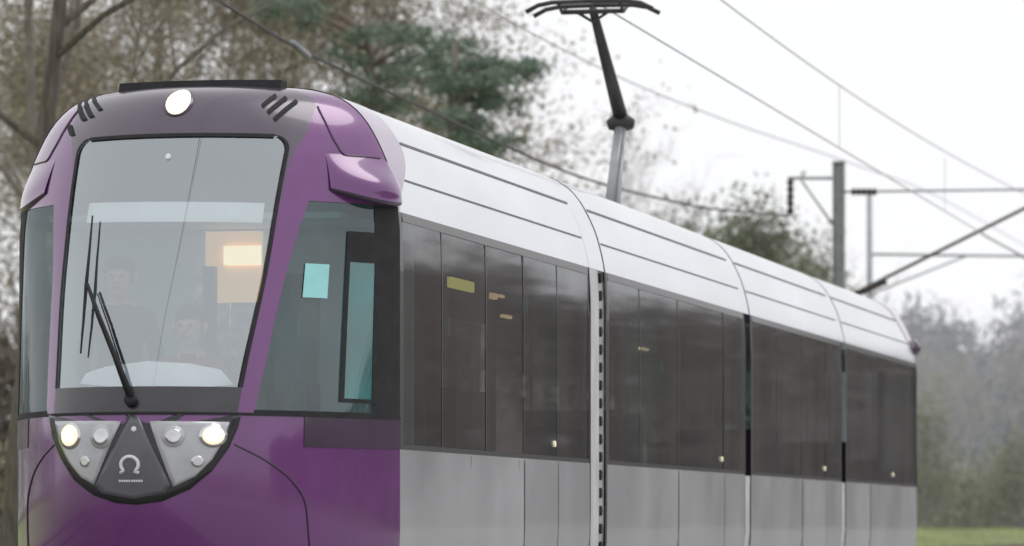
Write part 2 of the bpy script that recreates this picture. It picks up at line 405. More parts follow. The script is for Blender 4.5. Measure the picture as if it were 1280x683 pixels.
# camera pods
for sg in (1,-1):
    AMP=.115 if sg>0 else .035
    def pod(a,t):
        y0,y1=-.46,.08; y=y0+(y1-y0)*a
        bulge=math.sin(PI*min(1,.97*a))**.85
        f=math.asin(math.sqrt(max(0,1-(min(1,max(0,-y/Lf(2.95))))**(1/EQ))))
        z=3.10-.315*t
        out=AMP*bulge*sst(t/.75)*(1-.15*sst((t-.75)/.25))
        q=P(f,z)
        return Vector((sg*(q.x+out*.9-.004),q.y+max(0,y)-out*.55,z-.025*math.sin(PI*a)*t+.06*(1-a)**2*t))
    pb=MB().grid(pod,lin(0,1,28),lin(0,1,18))
    if sg<0: pb.F=[tuple(reversed(f)) for f in pb.F]
    po=pb.build('camera_pod',M['purple'],tram,True)
    ub=MB(); n=28; b0=[pod(a,1.0) for a in lin(0,1,n)]
    b2=[Vector((p.x-sg*.012,p.y,p.z-.02)) for p in b0]
    b1=[Vector((p.x-sg*.16,p.y+.08,p.z-.015)) for p in b0]
    ub.V=[tuple(p) for p in b0+b2+b1]
    for i in range(n-1):
        f=[(i,i+1,n+i+1,n+i),(n+i,n+i+1,2*n+i+1,2*n+i)]
        ub.F+=f if sg<0 else [tuple(reversed(q)) for q in f]
    ub.build('pod_underside',M['purple_dull'],po,True)

# ---- wiper
def wp(u,v,off): x,z=front(u,v); return on_shell(x,z,off)
wip=MB().tube([wp(165,503,.01),wp(165,503,.05)],.04,12).build('wiper',M['rubber'],tram,True)
MB().tube([wp(167,500,.05),wp(152,455,.075),wp(132,400,.075),wp(117,360,.06)],[.018,.013,.011,.010],6).build('arm',M['rubber'],wip,True)
MB().tube([wp(162,500,.045),wp(147,452,.065),wp(129,402,.065),wp(115,362,.05)],[.008,.006,.006,.005],6).build('arm',M['rubber'],wip,True)
MB().tube([wp(120,273,.035),wp(116,320,.035),wp(113,360,.04),wp(109,405,.035),wp(105,444,.03)],[.006,.009,.013,.009,.006],6).build('blade',M['rubber'],wip,True)

# ---- cab interior
patch('dash_cover',fp([(84,474),(92,461),(120,451),(180,443),(240,447),(283,456),(302,476),(200,481)]),-.10,M['white'],tram,5,4,False)
patch('sun_blind',fp([(105,250),(334,250),(331,275),(101,275)]),-.05,M['white'],tram,6,8,False)
MB().box(-.62,.62,-1.28,-.75,1.2,1.49).build('dashboard',M['intdark'],tram)
MB().box(-.75,.75,-.9,.0,.60,.68).box(-1.15,1.15,.0,.62,.60,.68).build('cab_floor',M['intdark'],tram)
bk=MB().box(-1.26,-.30,.60,.66,.5,2.62).box(.62,1.26,.60,.66,.5,2.62).box(-.30,.62,.60,.66,2.35,2.62).build('cab_bulkhead',M['intgrey'],tram)
MB().box(-1.0,1.0,-.35,.60,2.66,2.70).build('cab_ceiling',M['intgrey'],tram)
a=on_y(258,290,.55);b=on_y(328,378,.55)
wb=MB().box(a.x,b.x,.53,.57,b.z,a.z).build('saloon_glow_panel',M['warm'],tram)  # glowing panel stands in for the warm lit saloon behind
a=on_y(280,308,.5);b=on_y(326,331,.5)
MB().box(a.x,b.x,.49,.52,b.z,a.z).build('lamp',M['warmlamp'],wb)
a=on_y(260,330,.5); MB().box(a.x-.02,a.x+.06,.45,.52,.68,2.4).build('cab_partition_post',M['intdark'],tram)
ds=MB().box(-.2,.3,-.42,-.32,1.2,1.75).box(-.2,.3,-.8,-.34,1.10,1.19).box(-.05,.15,-.65,-.45,.68,1.1).build('driver_seat',M['seat'],tram)

# ---- car sections
secs=[(0.0,6.42),(7.12,14.12),(14.5,20.85),(21.2,27.7)]
zroof=[2.72,2.78,2.85,2.93,3.0,3.07,3.14,3.2,3.26,3.31,3.36,3.4,3.44,3.475,3.5,3.52,3.535,3.55,3.56,3.566,3.57]
def wallpt(sg,off=0):
    def f(s,z):
        n=Vector((1,0,-(Wf(z+.01)-Wf(z-.01))/.02)).normalized() if z<3.55 else Vector((0,0,1))
        return Vector((sg*(Wf(z)+n.x*off),s,z+n.z*off))
    return f
def flip(mb,do):
    if do: mb.F=[tuple(reversed(f)) for f in mb.F]
    return mb
def both(mk):
    r=MB()
    for sg in (1,-1):
        m=flip(mk(sg),sg<0); b=len(r.V); r.V+=m.V; r.F+=[tuple(i+b for i in f) for f in m.F]
    return r
# purple shoulder panel that carries the cab colour back over the start of the roof
SB=lambda z: .02+.66*sst((z-2.68)/.55)
cabparts.append(both(lambda sg:MB().grid(lambda t,z:wallpt(sg,.005)(SB(z)*t,z),lin(0,1,6),zroof)).build('shoulder_panel',M['purple'],tram,True))
mull=[[553,608,655,697],[800,848,905],[972,1003,1033],[1088,1118]]
for k,(s0,s1) in enumerate(secs):
    roof=both(lambda sg:MB().grid(wallpt(sg),lin(s0,s1,8),zroof)).build('roof_fairing',M['silver'],tram,True)
    for sg in (1,-1):
        for zc,hh in ((2.955,.007),(3.235,.010)):
            flip(MB().grid(wallpt(sg,.003),lin(s0+(.05 if k else SB(zc)+.03),s1-.05,6),[zc-hh,zc+hh]),sg<0).build('roof_seam',M['roofseam'],roof)
    ml=[s_of(u) for u in mull[k]]
    edges=[s0+.10]+ml+[s1-.06]
    j=len(ml)-2
    for sg in (1,-1):
        sp=flip(MB().grid(wallpt(sg),lin(s0,s1,8),lin(.22,1.14,10)),sg<0).build('side_panel',M['lower'],tram,True)
        for sx in [s0+(s1-s0)*t for t in (.33,.58)]:
            MB().grid(wallpt(sg,.003),[sx-.005,sx+.005],[.24,1.13]).build('panel_gap',M['seam'],sp)
        fr=MB()
        g=lambda a,b,c,d,o=0.0: fr.grid(wallpt(sg,o),lin(a,b,3),lin(c,d,5))
        g(s0,edges[0],1.14,2.72); g(edges[-1],s1,1.14,2.72)
        g(edges[0],edges[-1],1.14,1.175); g(edges[0],edges[-1],2.66,2.72)
        for s in ml: g(s-.012,s+.012,1.175,2.66)
        flip(fr,sg<0).build('window_frame',M['mullion'],tram)
        for i in range(len(edges)-1):
            a=edges[i]+(.012 if i else 0); b=edges[i+1]-(.012 if i<len(edges)-2 else 0)
            flip(MB().grid(wallpt(sg,-.004-.0015*(i%3)),lin(a,b,3),lin(1.175,2.66,7)),sg<0).build('window_pane',M['sideglass'],tram,True)
        for i in (j,j+1):
            a=edges[i+1]; b=edges[min(i+2,len(edges)-1)]
            dr=flip(MB().grid(wallpt(sg,.006),lin(a+.010,b-.010,3),lin(.30,1.13,6)),sg<0).build('door_leaf',M['lower2'],tram,True)
            if i==j:
                bs=b-.12
                MB().tube([(sg*1.32,bs,1.27),(sg*1.335,bs,1.27)],.024,12).build('door_button',M['button'],dr)
    # interior
    MB().box(-1.2,1.2,s0+(.7 if k==0 else 0),s1,.42,.47).build('saloon_floor',M['intdark'],tram)
    MB().box(-1.22,1.22,s0+(.7 if k==0 else 0),s1,2.62,2.66).build('saloon_ceiling',M['intgrey'],tram)
    ns=int((s1-s0-1.5)/1.0)
    for i in range(ns):
        y=s0+1.2+i*1.0
        if edges[j+1]-.4<y<edges[-1]: continue
        for sx in (-.78,.78):
            b=MB().box(sx-.42,sx+.42,y,y+.09,.95,1.62).box(sx-.42,sx+.42,y-.42,y,.86,.97).box(sx-.08,sx+.08,y-.3,y-.1,.47,.86)
            b.build('passenger_seat',M['seat'],tram)
    for y in lin(s0+1.6,s1-1.0,3):
        MB().tube([(.35,y,.47),(.35,y,2.62)],.02,8).build('grab_pole',M['palearm'],tram,True)
def lampbox(name,u0,u1,v0,v1,x,mat):
    a=on_x(u0,v0,x); b=on_x(u1,v1,x); MB().box(x-.03,x,a.y,b.y,b.z,a.z).build(name,mat,tram)
lampbox('destination_display',564,593,346,366,1.18,M['display'])
for (u0,u1,v0,v1) in ((616,622,366,375),(625,631,368,373),(630,640,393,399),(802,811,434,439),(826,829,452,466),(560,563,398,420),(657,660,372,392)):
    lampbox('interior_light_spot',u0,u1,v0,v1,1.08,M['warmlamp'] if v1-v0<12 else M['cyan'])  # warm boxes are lamps; tall cyan strips are painted glints in the windows
# joints between sections
for k in range(3):
    a,b=secs[k][1],secs[k+1][0]
    def prof(scale,s):
        zs=lin(.22,2.72,12)+zroof[1:]
        pts=[(Wf(z)-scale,z-(scale if z>3.3 else 0)) for z in zs]
        return [(x,s,z) for x,z in pts if x>0]+[(-x,s,z) for x,z in reversed(pts) if x>0]
    n=14 if k==0 else 10
    ss=lin(a,b,n); mb=MB()
    rings=[prof((.012+.012*(i%2)) if k==0 else (.045+.03*(i%2)),s) for i,s in enumerate(ss)]
    m=min(len(q) for q in rings)
    for q in rings: mb.V+=q[:m]
    for i in range(n-1):
        for j in range(m-1): mb.F.append((i*m+j,i*m+j+1,(i+1)*m+j+1,(i+1)*m+j))
    be=mb.build('bellows',M['bellows_light'] if k==0 else M['bellows'],tram)
    both(lambda sg:MB().grid(wallpt(sg,-.004),[a+.03,b-.03],zroof)).build('joint_roof_cover',M['silver'],be,True)
    both(lambda sg:MB().grid(wallpt(sg,-.004),[a+.05,b-.05],lin(.22,1.13,6))).build('joint_skirt_cover',M['frame_light'],be,True) if k else None
    if k==0:
        for sg in (1,-1):
            MB().grid(wallpt(sg,.006),[a,a+.34],lin(.22,2.72,10)).build('joint_post',M['frame_light'],be,True)
            MB().grid(wallpt(sg,.004),[b-.07,b],lin(.22,2.72,10)).build('joint_post',M['bellows'],be,True)
        for i,z in enumerate(lin(.32,2.66,17)):
            MB().tube([(1.29,a+.47,z),(1.328,a+.47,z)],.042,8).build('joint_bolt',M['rubber'],be)

# ---- rear cab, mirrored copies of the front cab parts
SEND=27.7
for o in cabparts:
    c=o.copy(); COL.objects.link(c); c.parent=tram; c.location=(0,SEND,0); c.rotation_euler=(0,0,PI)
MB().grid(lambda a,t:Vector((1.28+.08*math.sin(PI*t)*math.sin(PI*a),SEND+.02+.30*a,2.80+.24*t)),lin(0,1,10),lin(0,1,8)).build('camera_pod',M['purple_dull'],tram,True)
# underframe and wheels
for (s0,s1) in secs: MB().box(-1.15,1.15,s0+.1,s1-.1,.20,.40).build('underframe',M['intdark'],tram)
for s in (1.6,3.4,9.6,11.4,16.8,18.6,23.8,25.6):
    for sx in (-.72,.72):
        MB().tube([(sx-.09,s,.33),(sx-.06,s,.33),(sx-.055,s,.33),(sx+.05,s,.33)],[.32,.32,.29,.29],20).build('wheel',M['rail'],tram)

# ---- pantograph
pg=MB().box(-.45,.45,13.2,14.6,3.575,3.66)
pgo=pg.build('pantograph',M['darksteel'],tram)
kn=on_x(776,156,0); hd=on_x(741,12,0); bs=on_x(763,275,0)
MB().tube([bs,kn],[.075,.06],10).build('lower_arm',M['palearm'],pgo,True)
MB().tube([(bs.x+.1,bs.y-.15,bs.z),(kn.x+.05,kn.y-.06,kn.z-.05)],.018,6).build('guide_rod',M['palearm'],pgo,True)
ua_=MB().tube([kn+Vector((0,.08,.02)),hd],[.075,.04],10).build('upper_arm',M['darksteel'],pgo,True)
MB().tube([kn+Vector((-.13,0,0)),kn+Vector((-.04,0,.02)),kn+Vector((.04,0,.02)),kn+Vector((.13,0,0))],[.05,.095,.095,.05],10).build('knuckle',M['darksteel'],pgo,True)
for dy in (-.18,.18):
    MB().tube([(-.62,hd.y+dy,hd.z-.03),(-.5,hd.y+dy,hd.z+.03),(-.36,hd.y+dy,hd.z+.055),(0,hd.y+dy,hd.z+.06),(.36,hd.y+dy,hd.z+.055),(.5,hd.y+dy,hd.z+.03),(.62,hd.y+dy,hd.z-.03)],.022,6).build('contact_strip',M['darksteel'],pgo,True)
ch=MB().tube([(-.3,hd.y,hd.z-.02),(.3,hd.y,hd.z-.02)],.024,6)
for x in (-.3,.3): ch.tube([(x,hd.y-.18,hd.z+.04),(x,hd.y,hd.z-.03),(x,hd.y+.18,hd.z+.04)],.016,6)
ch.tube([(-.16,hd.y,hd.z-.02),(0,hd.y+.02,hd.z-.12),(.16,hd.y,hd.z-.02)],.016,6)
ch.build('collector_head',M['darksteel'],pgo,True)
ZC=hd.z+.085

# ------------------------------------------------------------------ people in the cab
def person(name,label,head,sit,topmat,hairmat,turn=0):
    if sit:
        pts={'head':(0,-.01,.02),'neck':(0,.02,-.15),'chest':(0,.05,-.33),'waist':(0,.07,-.54),'pelvis':(0,.07,-.70)}
        leg=[(.10,.03,-.73),(.13,-.38,-.70),(.13,-.40,-1.12),(.13,-.52,-1.19)]
        arm=[(.19,.05,-.25),(.26,-.03,-.52),(.20,-.27,-.50),(.185,-.34,-.50)]
    else:
        pts={'head':(0,-.01,.02),'neck':(0,.02,-.15),'chest':(0,.03,-.33),'waist':(0,.03,-.55),'pelvis':(0,.03,-.72)}
        leg=[(.09,.03,-.78),(.10,.0,-1.15),(.10,.03,-1.52),(.11,-.10,-1.56)]
        arm=[(.19,.03,-.25),(.25,.06,-.53),(.23,-.06,-.76),(.225,-.09,-.84)]
    bm=bmesh.new(); sk=bm.verts.layers.skin.verify()
    def v(p,r,root=False):
        q=bm.verts.new(p); q[sk].radius=(r,r) if not isinstance(r,tuple) else r; q[sk].use_root=root; return q
    h2=v((0,-.015,.075),.082); h=v(pts['head'],.098); ck=v((0,-.03,-.07),.068); n=v(pts['neck'],.056); c=v(pts['chest'],(.165,.115)); w=v(pts['waist'],(.14,.11)); p=v(pts['pelvis'],(.15,.12),True)
    for a,b in ((h2,h),(h,ck),(ck,n),(n,c),(c,w),(w,p)): bm.edges.new((a,b))
    for sg in (1,-1):
        pv=c
        for q,r in zip(arm,(.07,.052,.034,.036)):
            x=v((sg*q[0],q[1],q[2]),r); bm.edges.new((pv,x)); pv=x
        pv=p
        for q,r in zip(leg,(.10,.07,.048,.042)):
            x=v((sg*q[0],q[1],q[2]),r); bm.edges.new((pv,x)); pv=x
        hd_=Vector((sg*arm[3][0],arm[3][1],arm[3][2])); dr=(hd_-Vector((sg*arm[2][0],arm[2][1],arm[2][2]))).normalized()
        side=Vector((1,0,0)) if sit else Vector((0,1,0))
        for i,ln in enumerate((.07,.08,.075,.055)):
            o=side*(.018*(i-1.5)); a=v(hd_+o,.009,True); b=v(hd_+o+dr*ln*.55+Vector((0,0,-.004)),.0085); e=v(hd_+o+dr*ln+Vector((0,0,-.02)),.007)
            bm.edges.new((a,b)); bm.edges.new((b,e))
        a=v(hd_-dr*.02+side*(-sg*.02),.011,True); b=v(hd_+dr*.02-side*(sg*.05),.009); bm.edges.new((a,b))
    me=bpy.data.meshes.new(name+'_s'); bm.to_mesh(me); bm.free()
    t=bpy.data.objects.new(name+'_s',me); COL.objects.link(t)
    t.modifiers.new('Skin','SKIN'); sd=t.modifiers.new('Sub','SUBSURF'); sd.levels=2; sd.render_levels=2
    bpy.context.view_layer.update(); dg=bpy.context.evaluated_depsgraph_get()
    m2=bpy.data.meshes.new_from_object(t.evaluated_get(dg)); bpy.data.objects.remove(t)
    m2.materials.clear(); m2.materials.append(M['skin']); m2.materials.append(topmat)
    hands=[Vector((sg*arm[3][0],arm[3][1],arm[3][2])) for sg in (1,-1)]
    for f in m2.polygons:
        c=f.center; f.use_smooth=True
        f.material_index=0 if (c.z>-.17 or min((c-q).length for q in hands)<.12) else 1
    o=link(bpy.data.objects.new(name,m2)); w=to_world(head); o.location=w; o.rotation_euler=(0,0,-TH+turn)
    tag(o,label,'person')
    hb=MB().grid(lambda a,b:Vector((.108*math.cos(a)*math.cos(b),.01+.118*math.sin(a)*math.cos(b),.055+.115*math.sin(b))),lin(0,PI,14),lin(-.7,PI/2,10))
    hb.grid(lambda a,b:Vector((.108*math.cos(a)*math.cos(b),.01+.112*math.sin(a)*math.cos(b),.055+.115*math.sin(b))),lin(PI,2*PI,14),lin(.55,PI/2,6))
    hb.build('hair',hairmat,o,True)
    for sx in (-.035,.035): MB().tube([(sx,-.095,.025),(sx,-.118,.025)],.012,8).build('eye',M['eye'],o)
    MB().tube([(0,-.10,.02),(0,-.130,-.015),(0,-.115,-.03)],[.010,.017,.012],6).build('nose',M['skin'],o,True)
    MB().tube([(-.028,-.095,-.06),(0,-.112,-.058),(.028,-.095,-.06)],.007,6).build('mouth',M['redtop'],o,True)
    for sx in (-1,1): MB().tube([(sx*.095,.0,.04),(sx*.112,.01,.02),(sx*.098,.0,-.03)],[.012,.02,.010],6).build('ear',M['skin'],o,True)
    return o
hdv=on_y(237,412,-.6); person('person','person seated low behind the windscreen centre, in a red top, facing forward',hdv,True,M['redtop'],M['hair'])
hst=on_y(149,350,-.42); person('person','person in dark jacket standing at the left side inside the purple cab',hst,False,M['jacket'],M['hair'],.15)

# ------------------------------------------------------------------ overhead line
def wire(name,label,pts,r,mat,cat='wire'):
    o=MB().tube([to_world(p) for p in pts],r,6).build(name,mat); tag(o,label,cat); return o
wire('contact_wire','thin contact wire touching the raised pantograph directly above the tram',[(0,s,ZC) for s in lin(-40,220,40)],.010,M['wire'])
mw=wire('messenger_wire','highest thin wire, reaching the top edge in the right half of the sky',[(0,s,6.95-.42*math.sin(PI*((s-.2)%56)/56)) for s in lin(-40,220,140)],.009,M['wire'])
for s_ in (30,42): MB().tube([to_world((0,s_,ZC)),to_world((0,s_,6.54))],.004,4).build('dropper',M['wire'],mw)
XA=-4.6
ua=[(470,-72),(590,0),(680,50),(760,90),(900,148),(1040,196),(1180,250),(1320,330)]
def spl(px,X,n=60):
    q=[on_x(u,v,X) for u,v in px]; fz=hermite([(p.y,p.z) for p in q]); return [(X,s,fz(s)) for s in lin(q[0].y,q[-1].y,n)]
wire('feeder_wire','sagging feeder wire passing left of the pantograph arm towards the steel mast',spl(ua,XA),.011,M['wire'])
ub=[(150,-75),(280,5),(375,62),(540,140),(700,212),(850,254),(988,270)]
wb_=wire('feeder_wire','dark thicker wire running in front of the brown trees down to the hanging insulator',spl(ub,XA-.1),.020,M['wiredark'])
a=on_x(375,62,XA-.1)
MB().tube([to_world((a.x,a.y-.35,a.z+.045)),to_world((a.x,a.y+.35,a.z-.045))],[.035,.045],8).build('clamp',M['steel'],wb_,True)
# mast
SP=56.2; XP=-3.73
base=to_world((XP,SP,0))
mast=empty('catenary_mast','grey steel mast with bracket arms rising behind the tram roof on the right','mast',base,-TH)
def ml_(u,v): p=on_y(u,v,SP); return (p.x-XP,0,p.z)
zt=ml_(1048,204)[2]
pb=MB()
for (x0,x1_,y0,y1) in ((-.11,-.09,-.09,.09),(.09,.11,-.09,.09),(-.09,.09,-.012,.012)): pb.box(x0,x1_,y0,y1,0,zt)
pb.box(-.12,.12,-.10,.10,zt,zt+.03).box(-.25,.25,-.25,.25,-.05,-.002); pb.build('post',M['steel'],mast)
MB().tube([ml_(1040,223),ml_(985,223)],.03,8).build('bracket_arm',M['steel'],mast,True)
MB().tube([ml_(1041,281),ml_(1002,226)],.022,8).build('brace',M['steel'],mast,True)
def ins(a,b,n,r0,r1,name='insulator'):
    a,b=Vector(a),Vector(b); pts=[];rr=[]
    for i in range(n*2+1): pts.append(a+(b-a)*i/(n*2)); rr.append(r1 if i%2 else r0)
    return MB().tube(pts,rr,10).build(name,M['insul'],mast,True)
ins(ml_(988,224),ml_(988,268),5,.04,.075)
MB().tube([ml_(1054,240),ml_(1290,237)],.022,8).build('top_tie',M['steel'],mast,True)
ins(ml_(1064,240),ml_(1096,240),5,.04,.08)
MB().tube([ml_(1054,374),ml_(1294,254)],.034,8).build('cantilever_strut',M['darksteel'],mast,True)
ins(ml_(1070,368),ml_(1108,351),6,.05,.085)
e=ml_(1294,254); MB().tube([(e[0],0,e[2]-.1),(e[0],0,7.0)],.03,8).build('strut_clamp',M['steel'],mast,True)
MB().tube([(e[0]-1.05,0,6.30),(e[0]-.9,0,6.2),(e[0],0,ZC)],.02,6).build('steady_arm',M['steel'],mast,True)
# far mast
q=at(1087,240,98); fm=empty('catenary_mast','thin pale mast standing just right of the nearer steel mast','mast',(q.x,q.y,0),-TH)
MB().tube([(0,0,0),(0,0,q.z)],[.09,.06],8).build('post',M['palearm'],fm,True)
za_=at(1087,318,98).z
MB().tube([(0,0,za_),(3.9,0,za_-.1)],.03,6).build('bracket_arm',M['palearm'],fm,True)
MB().tube([(0,0,za_-.9),(2.2,0,za_-.05)],.022,6).build('brace',M['palearm'],fm,True)

# ------------------------------------------------------------------ ground, track
g=MB().grid(lambda x,y:Vector((x,y,-.02)),lin(-900,900,13),lin(-60,1500,13)).build('ground',M['grass']); tag(g,kind='structure')
tb=MB()
for x0,x1_ in ((-6.0,1.9),):
    tb.grid(lambda x,s:to_world((x,s,.02+.10*(1 if x0+.4<x<x1_-.4 else 0))),[x0,x0+.5,-2.0,x1_-.5,x1_],lin(-30,230,14))
tag(tb.build('track_bed',M['ballast']),kind='structure')
tag(MB().grid(lambda x,s:to_world((x,s,-.008)),lin(1.9,24,8),lin(-34,230,14)).build('added_gravel_reflector',M['gravel']),kind='structure')  # unseen gravel added so the lower panels mirror pale grey, not grass
for x in (-.72,.72,-4.32,-2.88):
    r_=MB()
    for (a,b,c,d) in ((-.035,.035,.14,.18),(-.01,.01,.12,.14)):
        q=[to_world((x+a,-30,0)),to_world((x+b,-30,0)),to_world((x+b,230,0)),to_world((x+a,230,0))]; i=len(r_.V)
        r_.V+=[(p.x,p.y,c-.02) for p in q]+[(p.x,p.y,d-.02) for p in q]
        r_.F+=[tuple(i+k for k in f) for f in ((3,2,1,0),(4,5,6,7),(0,1,5,4),(1,2,6,5),(2,3,7,6),(3,0,4,7))]
    tag(r_.build('rail',M['rail']),kind='structure')
# low grassy bank beyond the far track
def bank_h(x,s): return (.60*sst((-x-6.4)/4)+.05*math.sin(x*.7+s*.13)*sst((-x-8)/4))*sst((s-50)/50)
bk_=MB().grid(lambda x,s:to_world((-x,s,-.015+bank_h(-x,s))),[6.1,6.5,7.2,8,9,10,12,15,20,28,40,90],lin(40,320,57))
bk_.F=[tuple(reversed(f)) for f in bk_.F]
tag(bk_.build('grass_bank',M['grass'],None,True),kind='structure')

# ------------------------------------------------------------------ trees
def rv(r): return Vector((r.gauss(0,1),r.gauss(0,1),r.gauss(0,1)))
def grow(r,A,B,p,d,length,rad,lvl,maxl,spec,tips,trop=.06,jit=.16,tj=.5):
    n=[8,5,4,3,2,2][lvl]; pts=[p]; rr=[rad]
    ds=[d]
    for i in range(n):
        d=(d+rv(r)*jit*(tj if lvl==0 else 1)+Vector((0,0,trop*(tj*2 if lvl==0 else 1)))).normalized(); p=p+d*length/n
        pts.append(p); rr.append(rad*(1-.72*(i+1)/n)); ds.append(d)
    (A if lvl<2 else B).tube(pts,rr,7 if lvl==0 else (5 if lvl==1 else 3),cap=False)
    if lvl>=maxl-1: tips.append(p); tips.append(pts[len(pts)//2])
    if lvl<maxl:
        for c in range(spec[lvl]):
            t=r.uniform(.34 if lvl==0 else .2,1.0); i=min(n-1,int(t*n)); f=t*n-i
            q=pts[i].lerp(pts[i+1],f); dd=ds[i+1]
            ax=rv(r); ax=(ax-dd*ax.dot(dd)).normalized(); an=r.uniform(.45,1.0)
            nd=(dd*math.cos(an)+ax*math.sin(an)).normalized()
            if lvl==0: L=length*r.uniform(.30,.50)*(1.15-.55*t)
            else: L=length*r.uniform(.42,.68)
            grow(r,A,B,q,nd,L,max(rr[i]*.5,.010 if lvl>=2 else .02),lvl+1,maxl,spec,tips,trop,jit,tj)
def leaves(mb,r,centers,n,spread,size,asp=.55,up=0):
    for c in centers:
        for k in range(n):
            p=c+Vector((r.gauss(0,spread[0]),r.gauss(0,spread[0]),r.gauss(0,spread[1])))
            a=(rv(r)+Vector((0,0,up))).normalized(); b=a.cross(rv(r)).normalized(); s=size*r.uniform(.6,1.4); i=len(mb.V)
            mb.V+=[tuple(p-a*s),tuple(p+b*s*asp),tuple(p+a*s),tuple(p-b*s*asp)]; mb.F.append((i,i+1,i+2,i+3))
protos={}
def tree_mesh(kind,seed,H,rad,spec,maxl,leafn=0,leafsz=.1,trop=.06,tm='bark',cm='twig',lm='autumn',lspread=(.3,.25),lean=None,tj=.5):
    r=random.Random(seed); A,B=MB(),MB(); tips=[]
    lx=r.uniform(-.04,.04) if lean is None else lean
    grow(r,A,B,Vector((0,0,-.1)),Vector((lx,0,1)).normalized(),H,rad,0,maxl,spec,tips,trop,.16,tj)
    nb=len(B.F)
    if leafn: leaves(B,r,tips,leafn,lspread,leafsz)
    def mk(nm,mb,mats,idx=None):
        me=bpy.data.meshes.new(nm); me.from_pydata(mb.V,[],mb.F)
        for m in mats: me.materials.append(m)
        if idx: me.polygons.foreach_set('material_index',idx)
        me.update(); return me
    protos[kind]=(mk(kind+'_trunk',A,[M[tm]]),mk(kind+'_crown',B,[M[cm],M[lm]],[0]*nb+[1]*(len(B.F)-nb)))
def tree(kind,name,label,X,Y,rz,sc,group=None,cat='tree',sz=None):
    t=empty(name,label,cat,(X,Y,0),rz,group); t.scale=(sc,sc,sz or sc)
    for nm,me in zip(('trunk','crown'),protos[kind]): link(bpy.data.objects.new(nm,me),t)
    return t
def px(u,Y): return (u-640)/FPX*Y
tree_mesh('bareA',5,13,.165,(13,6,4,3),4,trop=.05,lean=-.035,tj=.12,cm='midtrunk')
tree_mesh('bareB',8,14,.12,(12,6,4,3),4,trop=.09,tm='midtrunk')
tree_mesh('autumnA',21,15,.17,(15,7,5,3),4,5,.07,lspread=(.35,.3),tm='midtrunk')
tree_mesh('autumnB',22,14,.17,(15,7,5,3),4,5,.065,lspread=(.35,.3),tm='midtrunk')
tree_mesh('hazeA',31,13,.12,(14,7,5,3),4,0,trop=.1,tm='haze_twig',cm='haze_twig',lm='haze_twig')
tree_mesh('oliveA',41,9,.13,(20,8,4),3,18,.10,trop=.03,lm='olive',lspread=(.42,.36),tm='midtrunk')
tree('bareA','bare_tree','leafless tree with dark upright trunk at the far left beside the cab',px(12,58),58,PI,1.0)
tree('bareB','bare_tree','slim leafless tree just behind the leftmost dark trunk',px(62,72),72,2.0,1.05)
tree('autumnA','autumn_tree','brown thinly leaved tree directly behind the left roof corner of the cab',px(150,105),105,.3,.82)
tree('autumnB','autumn_tree','tall brown tree behind the black bar on the cab roof',px(240,112),112,1.2,1.02)
tree('autumnA','autumn_tree','brown hazy tree behind the right half of the cab roof',px(330,118),118,2.7,1.02)
tree('autumnB','autumn_tree','brown tree beside the pine, left of it',px(425,122),122,4.0,.95)
tree('autumnB','autumn_tree','brown tree at the left picture edge between the bare trunks',px(25,115),115,5.0,.72)
# pines
def pine(name,label,u,Y,clusters,seed,trunk_top,dens=1.0):
    r=random.Random(seed); X=px(u,Y); root=empty(name,label,'tree',(X,Y,0)); tr=MB(); fo=MB()
    top=at(u+trunk_top[0],trunk_top[1],Y)-Vector((X,Y,0))
    pts=[Vector((0,0,-.1)),Vector((.1,0,top.z*.35)),Vector((top.x*.5,.1,top.z*.7)),top]
    tr.tube(pts,[.26,.22,.15,.05],8)
    for (cu,cv,ru,rvv) in clusters:
        c=at(cu,cv,Y+r.uniform(-1,1))-Vector((X,Y,0)); q=ru*Y/FPX; h=rvv*Y/FPX
        zf=max(.25,min(.97,(c.z-.8)/top.z)); fz=zf*3; i=min(2,int(fz)); st=pts[i].lerp(pts[i+1],fz-i)
        mid=st.lerp(c,.55)+Vector((0,0,.15)); tr.tube([st,mid,c],[.08,.05,.02],5)
        k=max(5,int(12*q*dens))
        for j in range(k):
            sc_=c+Vector((r.uniform(-1,1)*q,r.uniform(-1,1)*q*.8,r.uniform(-1,1)*h))
            tr.tube([c.lerp(st,.15),sc_],[.018,.008],3)
            leaves(fo,r,[sc_],int(85*dens),(.19,.10),.085,.26)
    tr.build('trunk',M['pinetrunk'],root,True); fo.build('crown',M['pine'],root)
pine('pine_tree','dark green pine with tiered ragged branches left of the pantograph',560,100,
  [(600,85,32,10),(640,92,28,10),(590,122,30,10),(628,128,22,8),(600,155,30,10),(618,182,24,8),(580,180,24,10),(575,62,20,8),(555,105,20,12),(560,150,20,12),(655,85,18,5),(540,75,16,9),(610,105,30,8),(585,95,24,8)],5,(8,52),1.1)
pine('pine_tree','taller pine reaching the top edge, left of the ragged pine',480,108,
  [(490,45,34,10),(535,50,26,9),(450,40,30,10),(510,75,32,10),(440,72,28,10),(475,100,34,10),(530,98,22,9),(400,10,30,10),(440,125,34,10),(500,130,32,10),(370,25,26,9),(340,8,28,9)],6,(-20,10),.9)
